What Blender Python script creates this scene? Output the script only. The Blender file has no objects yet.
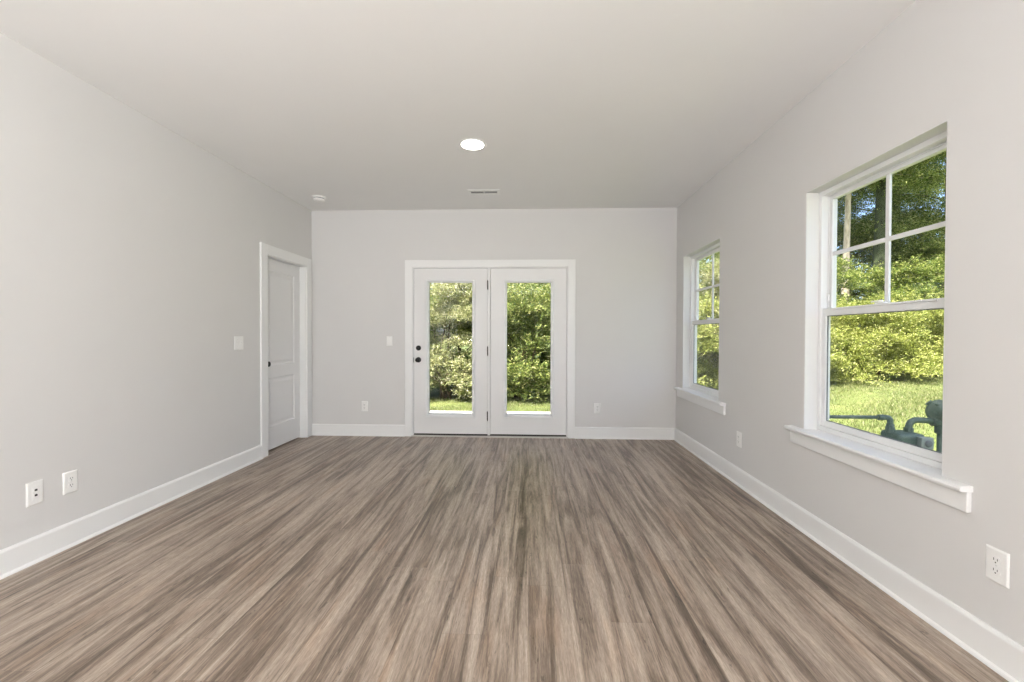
import bpy, math, random
import numpy as np
from mathutils import Vector, Matrix

C = bpy.context.scene.collection
S = bpy.context.scene
PI = math.pi

# ------------------------------------------------------------------ camera
XL, XR, YB, YR, H = -2.661, 1.740, 5.234, -5.6, 2.743      # left, right, back, rear wall faces, ceiling


def make_camera():
    yaw, pitch, roll, h = -0.039581, -0.012204, 0.003049, 1.2259
    f = Vector((math.sin(yaw) * math.cos(pitch), math.cos(yaw) * math.cos(pitch), math.sin(pitch)))
    r = Vector((math.cos(yaw), -math.sin(yaw), 0.0))
    u = r.cross(f)
    r2 = r * math.cos(roll) + u * math.sin(roll)
    u2 = u * math.cos(roll) - r * math.sin(roll)
    cam = bpy.data.cameras.new('camera')
    cam.sensor_width = 36.0
    cam.sensor_fit = 'HORIZONTAL'
    cam.lens = 435.659 / 1024 * 36.0
    cam.clip_start = 0.05
    o = bpy.data.objects.new('camera', cam)
    C.objects.link(o)
    o.matrix_world = Matrix(((r2.x, u2.x, -f.x, 0), (r2.y, u2.y, -f.y, 0), (r2.z, u2.z, -f.z, h), (0, 0, 0, 1)))
    S.camera = o


make_camera()

# ------------------------------------------------------------------ world, sun, lights, exposure
S.view_settings.view_transform = 'Standard'
S.view_settings.look = 'None'
S.view_settings.exposure = 0.0
S.view_settings.gamma = 1.0
S.view_settings.use_curve_mapping = False

w = bpy.data.worlds.new('sky_world')
S.world = w
w.use_nodes = True
nt = w.node_tree
bg = nt.nodes['Background']
sky = nt.nodes.new('ShaderNodeTexSky')
sky.sky_type = 'NISHITA'
sky.sun_disc = False
sky.sun_elevation = math.radians(56)
sky.sun_rotation = math.radians(212)
sky.air_density = 0.8
sky.dust_density = 3.0
nt.links.new(sky.outputs[0], bg.inputs[0])
bg.inputs[1].default_value = 0.45


def add_light(name, kind, loc, direction, energy, color=(1, 1, 1), size=None, size_y=None, angle=None):
    l = bpy.data.lights.new(name, kind)
    l.energy = energy
    l.color = color
    if kind == 'AREA':
        l.shape = 'RECTANGLE'
        l.size = size
        l.size_y = size_y
    if angle is not None:
        l.angle = angle
    o = bpy.data.objects.new(name, l)
    C.objects.link(o)
    o.location = loc
    o.rotation_euler = Vector(direction).to_track_quat('-Z', 'Y').to_euler()
    return o


add_light('sun', 'SUN', (0, 0, 20), (0.36, 0.55, -1.0), 13.5, (1.0, 0.955, 0.87), angle=math.radians(0.6))
# added area lights behind the camera, standing in for a bounced flash
LC = (0.952, 0.972, 0.99)
add_light('added_bounce_light', 'AREA', (-0.6, -0.6, 1.4), (-0.1, 0, 1), 9, LC, 2.6, 1.6)
add_light('added_bounce_light', 'AREA', (1.24, -3.6, 1.0), (-0.95, 0.10, 1), 420, LC, 0.85, 1.2)
add_light('added_bounce_light', 'AREA', (-1.34, -3.6, 1.0), (0.15, 0.08, 1), 330, LC, 0.8, 1.2)


# ------------------------------------------------------------------ material helpers
def srgb(r, g, b):
    f = lambda c: ((c / 255) / 12.92) if c / 255 <= 0.04045 else (((c / 255) + 0.055) / 1.055) ** 2.4
    return (f(r), f(g), f(b), 1)


def new_mat(name):
    m = bpy.data.materials.new(name)
    m.use_nodes = True
    t = m.node_tree
    return m, t, t.nodes['Principled BSDF']


def N(t, kind, **kw):
    n = t.nodes.new(kind)
    for k, v in kw.items():
        if k.startswith('i_'):
            key = k[2:]
            key = int(key) if key.isdigit() else key
            n.inputs[key].default_value = v
        else:
            setattr(n, k, v)
    return n


def math_n(t, op, a, b=None, c=None):
    n = t.nodes.new('ShaderNodeMath')
    n.operation = op
    for i, v in enumerate((a, b, c)):
        if v is None:
            continue
        if isinstance(v, (int, float)):
            n.inputs[i].default_value = v
        else:
            t.links.new(v, n.inputs[i])
    return n.outputs[0]


def plain(name, col, rough=0.5, metal=0.0, bump=0.0, bump_scale=300.0, var=0.03, spec=0.5):
    """paint / plastic / metal with a fine procedural mottling and grain"""
    m, t, b = new_mat(name)
    tc = N(t, 'ShaderNodeTexCoord')
    nz = N(t, 'ShaderNodeTexNoise', i_Scale=3.0, i_Detail=3.0)
    t.links.new(tc.outputs['Object'], nz.inputs['Vector'])
    mix = N(t, 'ShaderNodeMix', data_type='RGBA')
    mix.inputs[6].default_value = tuple(c * (1 - var) for c in col[:3]) + (1,)
    mix.inputs[7].default_value = tuple(min(1, c * (1 + var)) for c in col[:3]) + (1,)
    t.links.new(nz.outputs[0], mix.inputs[0])
    t.links.new(mix.outputs[2], b.inputs['Base Color'])
    b.inputs['Roughness'].default_value = rough
    b.inputs['Metallic'].default_value = metal
    b.inputs['Specular IOR Level'].default_value = spec
    if bump > 0:
        n2 = N(t, 'ShaderNodeTexNoise', i_Scale=bump_scale, i_Detail=2.0)
        t.links.new(tc.outputs['Object'], n2.inputs['Vector'])
        bp = N(t, 'ShaderNodeBump', i_Strength=bump, i_Distance=0.002)
        t.links.new(n2.outputs[0], bp.inputs['Height'])
        t.links.new(bp.outputs[0], b.inputs['Normal'])
    return m


def glass_mat():
    m = bpy.data.materials.new('window_glass')
    m.use_nodes = True
    t = m.node_tree
    for n in list(t.nodes):
        t.nodes.remove(n)
    out = N(t, 'ShaderNodeOutputMaterial')
    tr = N(t, 'ShaderNodeBsdfTransparent')
    tr.inputs[0].default_value = (0.975, 0.985, 0.98, 1)
    gl = N(t, 'ShaderNodeBsdfGlossy')
    gl.inputs['Roughness'].default_value = 0.02
    lw = N(t, 'ShaderNodeLayerWeight', i_Blend=0.5)
    fr = N(t, 'ShaderNodeMath', operation='MULTIPLY_ADD', i_1=0.7, i_2=0.009)
    t.links.new(math_n(t, 'POWER', lw.outputs['Facing'], 5.0), fr.inputs[0])
    mx = N(t, 'ShaderNodeMixShader')
    t.links.new(fr.outputs[0], mx.inputs[0])
    t.links.new(tr.outputs[0], mx.inputs[1])
    t.links.new(gl.outputs[0], mx.inputs[2])
    t.links.new(mx.outputs[0], out.inputs[0])
    return m


def leaf_mat(name, stops, trans=0.35, rough=0.5):
    m = bpy.data.materials.new(name)
    m.use_nodes = True
    t = m.node_tree
    b = t.nodes['Principled BSDF']
    out = t.nodes['Material Output']
    ge = N(t, 'ShaderNodeNewGeometry')
    rp = N(t, 'ShaderNodeValToRGB')
    e = rp.color_ramp.elements
    e[0].position, e[0].color = stops[0]
    e[1].position, e[1].color = stops[-1]
    for p_, c_ in stops[1:-1]:
        x = e.new(p_)
        x.color = c_
    t.links.new(ge.outputs['Random Per Island'], rp.inputs[0])
    t.links.new(rp.outputs[0], b.inputs['Base Color'])
    b.inputs['Roughness'].default_value = rough
    b.inputs['Specular IOR Level'].default_value = 0.4
    tl = N(t, 'ShaderNodeBsdfTranslucent')
    hs = N(t, 'ShaderNodeHueSaturation', i_Hue=0.485, i_Saturation=1.0, i_Value=1.15)
    t.links.new(rp.outputs[0], hs.inputs['Color'])
    t.links.new(hs.outputs[0], tl.inputs[0])
    mx = N(t, 'ShaderNodeMixShader', i_0=trans)
    t.links.new(b.outputs[0], mx.inputs[1])
    t.links.new(tl.outputs[0], mx.inputs[2])
    t.links.new(mx.outputs[0], out.inputs[0])
    return m


def plank_mat():
    m, t, b = new_mat('vinyl_plank')
    L = t.links.new
    tc = N(t, 'ShaderNodeTexCoord')
    sp = N(t, 'ShaderNodeSeparateXYZ')
    L(tc.outputs['Object'], sp.inputs[0])
    PW, PL = 0.178, 1.22
    u = math_n(t, 'DIVIDE', sp.outputs[0], PW)
    col = math_n(t, 'FLOOR', u)
    fu = math_n(t, 'FRACT', u)
    wn = N(t, 'ShaderNodeTexWhiteNoise', noise_dimensions='1D')
    L(col, wn.inputs['W'])
    v = math_n(t, 'ADD', math_n(t, 'DIVIDE', sp.outputs[1], PL), math_n(t, 'MULTIPLY', wn.outputs[0], 7.31))
    row = math_n(t, 'FLOOR', v)
    fv = math_n(t, 'FRACT', v)
    cid = N(t, 'ShaderNodeCombineXYZ')
    L(col, cid.inputs[0])
    L(row, cid.inputs[1])
    wn2 = N(t, 'ShaderNodeTexWhiteNoise', noise_dimensions='2D')
    L(cid.outputs[0], wn2.inputs['Vector'])
    sid = N(t, 'ShaderNodeSeparateColor')
    L(wn2.outputs['Color'], sid.inputs[0])
    r1, r2, r3 = sid.outputs[0], sid.outputs[1], sid.outputs[2]

    def grain(sx, sy, off, detail, rough=0.6, dist=0.0, run_on=False):
        # run_on: the print runs on across the end joints of a row of planks
        h1 = wn.outputs[0] if run_on else r1
        h2 = wn.outputs[0] if run_on else r2
        cx = math_n(t, 'ADD', math_n(t, 'MULTIPLY', sp.outputs[0], sx), math_n(t, 'MULTIPLY', h1, 91.0 + off))
        cy = math_n(t, 'ADD', math_n(t, 'MULTIPLY', sp.outputs[1], sy), math_n(t, 'MULTIPLY', h2, 57.0 + off))
        cb = N(t, 'ShaderNodeCombineXYZ')
        L(cx, cb.inputs[0])
        L(cy, cb.inputs[1])
        L(math_n(t, 'MULTIPLY', h1, 33.0), cb.inputs[2])
        n = N(t, 'ShaderNodeTexNoise', i_Scale=1.0, i_Detail=detail, i_Roughness=rough, i_Distortion=dist)
        L(cb.outputs[0], n.inputs['Vector'])
        return n.outputs[0]

    broad = grain(17.0, 1.0, 0.0, 4.0, 0.6, 0.9, True)      # light and dark bands along a plank
    mid = grain(60.0, 3.2, 7.0, 4.0, 0.65, 1.2)
    fine = grain(230.0, 24.0, 13.0, 3.0, 0.7, 0.3)
    lines = grain(260.0, 6.0, 29.0, 3.0, 0.6, 0.8)
    fleck = grain(42.0, 9.0, 41.0, 4.0, 0.7, 1.2)
    tint = grain(9.0, 1.6, 61.0, 2.0)
    rp = N(t, 'ShaderNodeValToRGB')
    e = rp.color_ramp.elements
    e[0].position, e[0].color = 0.30, srgb(100, 85, 73)
    e[1].position, e[1].color = 0.70, srgb(188, 173, 158)
    for p_, c_ in ((0.42, srgb(130, 114, 100)), (0.52, srgb(160, 143, 128))):
        e.new(p_).color = c_
    f1 = math_n(t, 'ADD', math_n(t, 'MULTIPLY', math_n(t, 'SUBTRACT', broad, 0.5), 0.92), math_n(t, 'MULTIPLY_ADD', math_n(t, 'SUBTRACT', mid, 0.5), 0.36, 0.5))
    f2 = math_n(t, 'ADD', f1, math_n(t, 'MULTIPLY', math_n(t, 'SUBTRACT', r3, 0.5), 0.07))
    L(f2, rp.inputs[0])
    # whitewashed speckle
    g = N(t, 'ShaderNodeMapRange')
    g.inputs[1].default_value, g.inputs[2].default_value = 0.3, 0.7
    g.inputs[3].default_value, g.inputs[4].default_value = 0.74, 1.22
    L(fine, g.inputs[0])
    # thin dark lines, strongest in the dark bands
    ck = N(t, 'ShaderNodeMapRange', interpolation_type='SMOOTHSTEP')
    ck.inputs[1].default_value, ck.inputs[2].default_value = 0.50, 0.68
    ck.inputs[3].default_value, ck.inputs[4].default_value = 1.0, 0.74
    L(math_n(t, 'ADD', lines, math_n(t, 'MULTIPLY', math_n(t, 'SUBTRACT', 0.5, broad), 0.5)), ck.inputs[0])
    # knots and short dark flecks
    kn = N(t, 'ShaderNodeMapRange', interpolation_type='SMOOTHSTEP')
    kn.inputs[1].default_value, kn.inputs[2].default_value = 0.61, 0.72
    kn.inputs[3].default_value, kn.inputs[4].default_value = 1.0, 0.50
    L(math_n(t, 'ADD', fleck, math_n(t, 'MULTIPLY', math_n(t, 'SUBTRACT', 0.5, broad), 0.35)), kn.inputs[0])
    # plank joints
    du = math_n(t, 'MULTIPLY', math_n(t, 'SUBTRACT', 0.5, math_n(t, 'ABSOLUTE', math_n(t, 'SUBTRACT', fu, 0.5))), PW)
    dv = math_n(t, 'MULTIPLY', math_n(t, 'SUBTRACT', 0.5, math_n(t, 'ABSOLUTE', math_n(t, 'SUBTRACT', fv, 0.5))), PL)
    d = math_n(t, 'MINIMUM', du, dv)
    jt = N(t, 'ShaderNodeMapRange')
    jt.inputs[1].default_value, jt.inputs[2].default_value = 0.0003, 0.0014
    jt.inputs[3].default_value, jt.inputs[4].default_value = 0.72, 1.0
    L(d, jt.inputs[0])
    k = math_n(t, 'MULTIPLY', math_n(t, 'MULTIPLY', g.outputs[0], ck.outputs[0]), math_n(t, 'MULTIPLY', jt.outputs[0], kn.outputs[0]))
    mul = N(t, 'ShaderNodeMix', data_type='RGBA', blend_type='MULTIPLY', i_0=1.0)
    L(rp.outputs[0], mul.inputs[6])
    L(k, mul.inputs[7])
    # warm brown patches in the print
    wm = N(t, 'ShaderNodeMapRange', interpolation_type='SMOOTHSTEP')
    wm.inputs[1].default_value, wm.inputs[2].default_value = 0.52, 0.72
    wm.inputs[3].default_value, wm.inputs[4].default_value = 0.0, 0.7
    L(tint, wm.inputs[0])
    m2 = N(t, 'ShaderNodeMix', data_type='RGBA', blend_type='MULTIPLY')
    m2.inputs[7].default_value = (1.0, 0.905, 0.83, 1)
    L(wm.outputs[0], m2.inputs[0])
    L(mul.outputs[2], m2.inputs[6])
    L(m2.outputs[2], b.inputs['Base Color'])
    rr = N(t, 'ShaderNodeMapRange')
    rr.inputs[3].default_value, rr.inputs[4].default_value = 0.33, 0.42
    L(mid, rr.inputs[0])
    L(rr.outputs[0], b.inputs['Roughness'])
    b.inputs['Specular IOR Level'].default_value = 0.5
    hh = math_n(t, 'ADD', math_n(t, 'MULTIPLY', fine, 0.4), math_n(t, 'MULTIPLY', jt.outputs[0], 0.8))
    bp = N(t, 'ShaderNodeBump', i_Strength=0.16, i_Distance=0.001)
    L(hh, bp.inputs['Height'])
    L(bp.outputs[0], b.inputs['Normal'])
    return m


def noise_ramp_mat(name, stops, scale, detail=5.0, stretch=(1, 1, 1), rough=0.8, bump=0.3, bump_d=0.02):
    m, t, b = new_mat(name)
    tc = N(t, 'ShaderNodeTexCoord')
    mp = N(t, 'ShaderNodeMapping')
    mp.inputs['Scale'].default_value = stretch
    t.links.new(tc.outputs['Object'], mp.inputs[0])
    nz = N(t, 'ShaderNodeTexNoise', i_Scale=scale, i_Detail=detail, i_Roughness=0.65)
    t.links.new(mp.outputs[0], nz.inputs['Vector'])
    rp = N(t, 'ShaderNodeValToRGB')
    e = rp.color_ramp.elements
    e[0].position, e[0].color = stops[0]
    e[1].position, e[1].color = stops[-1]
    for p_, c_ in stops[1:-1]:
        e.new(p_).color = c_
    t.links.new(nz.outputs[0], rp.inputs[0])
    t.links.new(rp.outputs[0], b.inputs['Base Color'])
    b.inputs['Roughness'].default_value = rough
    bp = N(t, 'ShaderNodeBump', i_Strength=bump, i_Distance=bump_d)
    t.links.new(nz.outputs[0], bp.inputs['Height'])
    t.links.new(bp.outputs[0], b.inputs['Normal'])
    return m


M = {}
M['wall'] = plain('wall_paint', (0.70, 0.686, 0.672), 0.75, bump=0.05, bump_scale=220, var=0.012, spec=0.3)
M['rear_wall'] = plain('darkened_rear_wall', (0.075, 0.078, 0.082), 0.7)  # unseen wall, coloured dark to keep its reflection off the door glass
M['ceiling'] = plain('ceiling_paint', (0.86, 0.852, 0.84), 0.85, bump=0.06, bump_scale=180, var=0.012, spec=0.2)
M['trim'] = plain('white_trim_paint', (0.855, 0.85, 0.84), 0.4, var=0.01)
M['liner'] = plain('jamb_paint', (0.74, 0.735, 0.725), 0.45, var=0.01)
M['door'] = plain('white_door_paint', (0.79, 0.78, 0.772), 0.42, var=0.01)
M['vinyl'] = plain('white_vinyl', (0.82, 0.82, 0.815), 0.35, var=0.008)
M['plastic'] = plain('white_plastic', (0.87, 0.86, 0.84), 0.3, var=0.006)
M['slot'] = plain('dark_slot', (0.05, 0.048, 0.045), 0.6)
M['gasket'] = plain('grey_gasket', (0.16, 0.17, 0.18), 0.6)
M['black'] = plain('black_metal', (0.018, 0.017, 0.016), 0.35, 0.6)
M['hinge'] = plain('dark_bronze', (0.09, 0.08, 0.07), 0.4, 0.7)
M['sweep'] = plain('dark_rubber', (0.035, 0.03, 0.027), 0.7)
M['alum'] = plain('mill_aluminium', (0.62, 0.60, 0.57), 0.4, 0.6)
M['screw'] = plain('painted_screw', (0.72, 0.71, 0.69), 0.35, 0.2)
M['glass'] = glass_mat()
M['floor'] = plank_mat()
M['meter'] = plain('green_grey_meter_paint', (0.105, 0.145, 0.120), 0.5, bump=0.1, bump_scale=120, var=0.15)
M['meter_light'] = plain('light_grey_meter_index', (0.30, 0.33, 0.32), 0.45, var=0.1)
M['concrete'] = noise_ramp_mat('patio_concrete', [(0.3, srgb(196, 190, 180)), (0.7, srgb(222, 217, 208))], 6.0, 8.0, rough=0.85, bump=0.15)
M['siding'] = plain('exterior_siding', (0.72, 0.71, 0.69), 0.6)
M['soil'] = noise_ramp_mat('lawn_ground', [(0.3, srgb(84, 98, 46)), (0.55, srgb(114, 124, 66)), (0.75, srgb(144, 144, 90))], 1.3, 8.0, (1.0, 1.0, 1.0), rough=0.95, bump=0.4)
M['bark'] = noise_ramp_mat('brown_bark', [(0.3, srgb(58, 47, 38)), (0.7, srgb(122, 104, 86))], 14.0, 6.0, (1, 1, 0.25), rough=0.95, bump=0.7)
M['pale_bark'] = noise_ramp_mat('pale_bark', [(0.3, srgb(150, 136, 116)), (0.7, srgb(214, 202, 180))], 10.0, 6.0, (1, 1, 0.3), rough=0.9, bump=0.5)
M['dark_bark'] = noise_ramp_mat('dark_mossy_bark', [(0.3, srgb(38, 44, 30)), (0.7, srgb(82, 92, 60))], 12.0, 6.0, (1, 1, 0.3), rough=0.95, bump=0.7)
M['leaf_bright'] = leaf_mat('yellow_green_leaf', [(0.0, srgb(96, 112, 46)), (0.35, srgb(140, 152, 70)), (0.7, srgb(178, 184, 96)), (1.0, srgb(218, 214, 150))], 0.3)
M['leaf_mid'] = leaf_mat('mid_green_leaf', [(0.0, srgb(64, 84, 40)), (0.4, srgb(104, 122, 58)), (0.75, srgb(158, 168, 90)), (1.0, srgb(208, 204, 140))], 0.28)
M['leaf_pale'] = leaf_mat('pale_green_leaf', [(0.0, srgb(84, 98, 54)), (0.4, srgb(146, 154, 96)), (0.75, srgb(200, 198, 146)), (1.0, srgb(236, 228, 196))], 0.25)
M['leaf_tree'] = leaf_mat('tree_leaf', [(0.0, srgb(70, 92, 42)), (0.45, srgb(116, 138, 64)), (0.8, srgb(166, 178, 96)), (1.0, srgb(216, 214, 146))], 0.5)
M['grass'] = leaf_mat('grass_blade', [(0.0, srgb(90, 104, 52)), (0.5, srgb(118, 128, 72)), (0.8, srgb(150, 150, 102)), (1.0, srgb(176, 170, 132))], 0.25, 0.6)


def diffuser_mat():
    m, t, b = new_mat('lit_diffuser')
    b.inputs['Base Color'].default_value = (0.9, 0.88, 0.84, 1)
    b.inputs['Emission Color'].default_value = (1.0, 0.955, 0.88, 1)
    b.inputs['Emission Strength'].default_value = 14.0
    return m


M['lit'] = diffuser_mat()


# ------------------------------------------------------------------ mesh helpers
class MB:
    """collects shapes; build() links them as ONE mesh object"""

    def __init__(self):
        self.v, self.f, self.mi, self.sm, self.mats = [], [], [], [], []

    def slot(self, m):
        if m not in self.mats:
            self.mats.append(m)
        return self.mats.index(m)

    def add(self, vs, fs, m, smooth=False):
        o = len(self.v)
        self.v += [tuple(x) for x in vs]
        k = self.slot(m)
        for f in fs:
            self.f.append(tuple(i + o for i in f))
            self.mi.append(k)
            self.sm.append(smooth)

    def box(self, x0, x1, y0, y1, z0, z1, m):
        vs = [(x, y, z) for x in (x0, x1) for y in (y0, y1) for z in (z0, z1)]
        fs = [(0, 1, 3, 2), (4, 6, 7, 5), (0, 4, 5, 1), (2, 3, 7, 6), (0, 2, 6, 4), (1, 5, 7, 3)]
        self.add(vs, fs, m)

    def prism(self, prof, axis, a, b, m, smooth=False):
        """extrude a closed 2-D profile along an axis ('x','y','z') from a to b"""
        n = len(prof)

        def pt(p, s):
            return {'x': (s, p[0], p[1]), 'y': (p[0], s, p[1]), 'z': (p[0], p[1], s)}[axis]
        vs = [pt(p, a) for p in prof] + [pt(p, b) for p in prof]
        fs = [(i, (i + 1) % n, n + (i + 1) % n, n + i) for i in range(n)]
        fs += [tuple(range(n - 1, -1, -1)), tuple(range(n, 2 * n))]
        self.add(vs, fs, m, smooth)

    def lathe(self, prof, c, axis, m, n=32, smooth=True, squash=(1, 1)):
        """prof: list of (radius, height along axis); axis a unit vector"""
        ax = Vector(axis).normalized()
        ref = Vector((0, 0, 1)) if abs(ax.z) < 0.9 else Vector((1, 0, 0))
        p = ax.cross(ref).normalized()
        q = ax.cross(p)
        vs, fs = [], []
        for r, h in prof:
            for k in range(n):
                a = 2 * PI * k / n
                vs.append(Vector(c) + ax * h + (p * math.cos(a) * squash[0] + q * math.sin(a) * squash[1]) * r)
        for i in range(len(prof) - 1):
            for k in range(n):
                fs.append((i * n + k, i * n + (k + 1) % n, (i + 1) * n + (k + 1) % n, (i + 1) * n + k))
        fs.append(tuple(range(n)))
        fs.append(tuple((len(prof) - 1) * n + k for k in range(n - 1, -1, -1)))
        self.add(vs, fs, m, smooth)

    def tube(self, pts, rads, m, n=12, smooth=True):
        pts = [Vector(p) for p in pts]
        if not isinstance(rads, (list, tuple)):
            rads = [rads] * len(pts)
        vs, fs = [], []
        t0 = (pts[1] - pts[0]).normalized()
        ref = Vector((0, 0, 1)) if abs(t0.z) < 0.9 else Vector((1, 0, 0))
        p = t0.cross(ref).normalized()
        for i, c in enumerate(pts):
            a = pts[max(0, i - 1)]
            b = pts[min(len(pts) - 1, i + 1)]
            t = (b - a).normalized()
            p = (p - t * p.dot(t)).normalized()
            q = t.cross(p)
            for k in range(n):
                an = 2 * PI * k / n
                vs.append(c + (p * math.cos(an) + q * math.sin(an)) * rads[i])
        for i in range(len(pts) - 1):
            for k in range(n):
                fs.append((i * n + k, i * n + (k + 1) % n, (i + 1) * n + (k + 1) % n, (i + 1) * n + k))
        fs.append(tuple(range(n - 1, -1, -1)))
        fs.append(tuple((len(pts) - 1) * n + k for k in range(n)))
        self.add(vs, fs, m, smooth)

    def build(self, name, parent=None, bevel=0.0, seg=2, loc=None):
        me = bpy.data.meshes.new(name)
        me.from_pydata(self.v, [], self.f)
        for m in self.mats:
            me.materials.append(m)
        me.polygons.foreach_set('material_index', self.mi)
        me.polygons.foreach_set('use_smooth', self.sm)
        import bmesh
        bm = bmesh.new()
        bm.from_mesh(me)
        bmesh.ops.recalc_face_normals(bm, faces=bm.faces)
        bm.to_mesh(me)
        bm.free()
        me.update()
        o = bpy.data.objects.new(name, me)
        C.objects.link(o)
        if loc is not None:
            me.transform(Matrix.Translation(-Vector(loc)))
            o.location = loc
        if parent is not None:
            o.parent = parent
            o.location = Vector(o.location) - parent.location if loc is not None else -parent.location
        if bevel > 0:
            md = o.modifiers.new('bevel', 'BEVEL')
            md.width = bevel
            md.segments = seg
            md.limit_method = 'ANGLE'
            md.angle_limit = math.radians(40)
            md.harden_normals = False
        return o


def tag(o, label, cat, group=None, kind=None):
    o['label'] = label
    o['category'] = cat
    if group:
        o['group'] = group
    if kind:
        o['kind'] = kind
    return o


def empty(name, loc, label, cat, group=None, kind=None):
    o = bpy.data.objects.new(name, None)
    o.empty_display_size = 0.1
    C.objects.link(o)
    o.location = loc
    return tag(o, label, cat, group, kind)


def sub(mb, name, parent, bevel=0.0, seg=2):
    """a sub-part: parented to a part whose own parent sits away from the origin"""
    o = mb.build(name, None, bevel, seg)
    o.parent = parent
    base = Vector((0, 0, 0))
    q = parent
    while q is not None:
        base += Vector(q.location)
        q = q.parent
    o.location = -base
    return o


def ring(b, a0, a1, z0, z1, w, n0, n1, m, plane, wt=None, wb=None):
    """rectangular frame of bar width w in plane 'xz' (thickness along y) or 'yz' (thickness along x)"""
    wt = w if wt is None else wt
    wb = w if wb is None else wb

    def bx(p0, p1, q0, q1):
        if plane == 'xz':
            b.box(p0, p1, n0, n1, q0, q1, m)
        else:
            b.box(n0, n1, p0, p1, q0, q1, m)
    bx(a0, a0 + w, z0, z1)
    bx(a1 - w, a1, z0, z1)
    if wt > 0:
        bx(a0 + w, a1 - w, z1 - wt, z1)
    if wb > 0:
        bx(a0 + w, a1 - w, z0, z0 + wb)


# ------------------------------------------------------------------ room shell
WT = 0.135                      # outer wall thickness
W1 = (1.896, 2.828, 0.640, 2.134)      # window openings on the right wall: y0, y1, z0, z1
W2 = (4.068, 5.012, 0.634, 2.130)
FD = (-1.425, 0.472, 0.0, 2.060)       # french door opening on the back wall: x0, x1
LD = (4.297, 5.103, 0.0, 2.052)        # door opening on the left wall

b = MB()
b.box(XL - 0.3, XR + 0.001, YR, YB + 0.001, -0.12, 0.0, M['floor'])
tag(b.build('floor'), 'grey-brown wood-look plank floor running from the camera to the french doors', 'floor', kind='structure')

b = MB()
b.box(XL - 0.3, XR + WT + 0.12, YR - 0.2, YB + WT + 0.12, H, H + 0.22, M['ceiling'])
tag(b.build('ceiling'), 'plain white painted ceiling with one recessed light', 'ceiling', kind='structure')

b = MB()
b.box(XL - 0.3, FD[0], YB, YB + WT, -0.3, H, M['wall'])
b.box(FD[1], XR + WT, YB, YB + WT, -0.3, H, M['wall'])
b.box(FD[0], FD[1], YB, YB + WT, FD[3], H, M['wall'])
b.box(FD[0], FD[1], YB, YB + WT, -0.3, -0.001, M['wall'])
tag(b.build('wall_back'), 'pale greige back wall around the double glass doors', 'wall', kind='structure')

b = MB()
ys = [YR, W1[0], W1[1], W2[0], W2[1], YB]
for i, (a, c) in enumerate(zip(ys[:-1], ys[1:])):
    if i in (1, 3):
        wn_ = W1 if i == 1 else W2
        b.box(XR, XR + WT, a, c, -0.3, wn_[2] - 0.025, M['wall'])
        b.box(XR, XR + WT, a, c, wn_[3], H, M['wall'])
    else:
        b.box(XR, XR + WT, a, c, -0.3, H, M['wall'])
tag(b.build('wall_right'), 'pale greige right wall with two white windows', 'wall', kind='structure')

b = MB()
LT = 0.125
b.box(XL - LT, XL, YR, LD[0], 0, H, M['wall'])
b.box(XL - LT, XL, LD[1], YB, 0, H, M['wall'])
b.box(XL - LT, XL, LD[0], LD[1], LD[3], H, M['wall'])
tag(b.build('wall_left'), 'plain pale greige left wall with a panelled door at its far end', 'wall', kind='structure')

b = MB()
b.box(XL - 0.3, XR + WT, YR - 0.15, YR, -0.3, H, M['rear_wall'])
tag(b.build('wall_rear'), 'unseen wall behind the camera, darkened to cut reflections in the door glass', 'wall', kind='structure')

# closet behind the left door, so that the gap under it stays dark
b = MB()
b.box(XL - 0.31, XL - 0.30, YR, YB + WT, -0.12, H, M['wall'])
tag(b.build('wall_closet'), 'wall of the closet behind the panelled door', 'wall', kind='structure')

# baseboards with a small top bevel and a shoe moulding at the floor
BH, BT = 0.138, 0.016


def base_prof(sgn):
    """profile in (outward, z)"""
    return [(0, 0), (sgn * 0.030, 0), (sgn * 0.0285, 0.007), (sgn * 0.0245, 0.0125), (sgn * BT, 0.016), (sgn * BT, BH - 0.014), (sgn * (BT - 0.002), BH - 0.008), (sgn * 0.008, BH), (0, BH)]


b = MB()
pr = [(XL + o, z) for o, z in base_prof(1)]
b.prism(pr, 'y', YR, 4.205, M['trim'])
tag(b.build('baseboard_left'), 'white baseboard along the left wall up to the door casing', 'baseboard', kind='structure')
b = MB()
pr = [(XR - o, z) for o, z in base_prof(1)]
b.prism(pr, 'y', YR, YB, M['trim'])
tag(b.build('baseboard_right'), 'white baseboard along the right wall under the windows', 'baseboard', kind='structure')
b = MB()
pr = [(YB - o, z) for o, z in base_prof(1)]
b.prism(pr, 'x', XL, -1.505, M['trim'])
b.prism(pr, 'x', 0.549, XR, M['trim'])
tag(b.build('baseboard_back'), 'white baseboard along the back wall on both sides of the glass doors', 'baseboard', kind='structure')

# ------------------------------------------------------------------ casings
b = MB()
ct = 0.019
b.box(-1.505, FD[0] + 0.012, YB - ct, YB, 0, 2.135, M['trim'])
b.box(FD[1] - 0.012, 0.549, YB - ct, YB, 0, 2.135, M['trim'])
b.box(FD[0] + 0.012, FD[1] - 0.012, YB - ct, YB, 2.048, 2.135, M['trim'])
tag(b.build('trim_1', bevel=0.003), 'flat white casing around the french doors', 'trim', kind='structure')
b = MB()
b.box(XL, XL + ct, 4.205, LD[0] + 0.012, 0, 2.142, M['trim'])
b.box(XL, XL + ct, LD[1] - 0.012, 5.195, 0, 2.142, M['trim'])
b.box(XL, XL + ct, LD[0] + 0.012, LD[1] - 0.012, 2.040, 2.142, M['trim'])
tag(b.build('trim_2', bevel=0.003), 'flat white casing around the panelled door on the left wall', 'trim', kind='structure')


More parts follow.
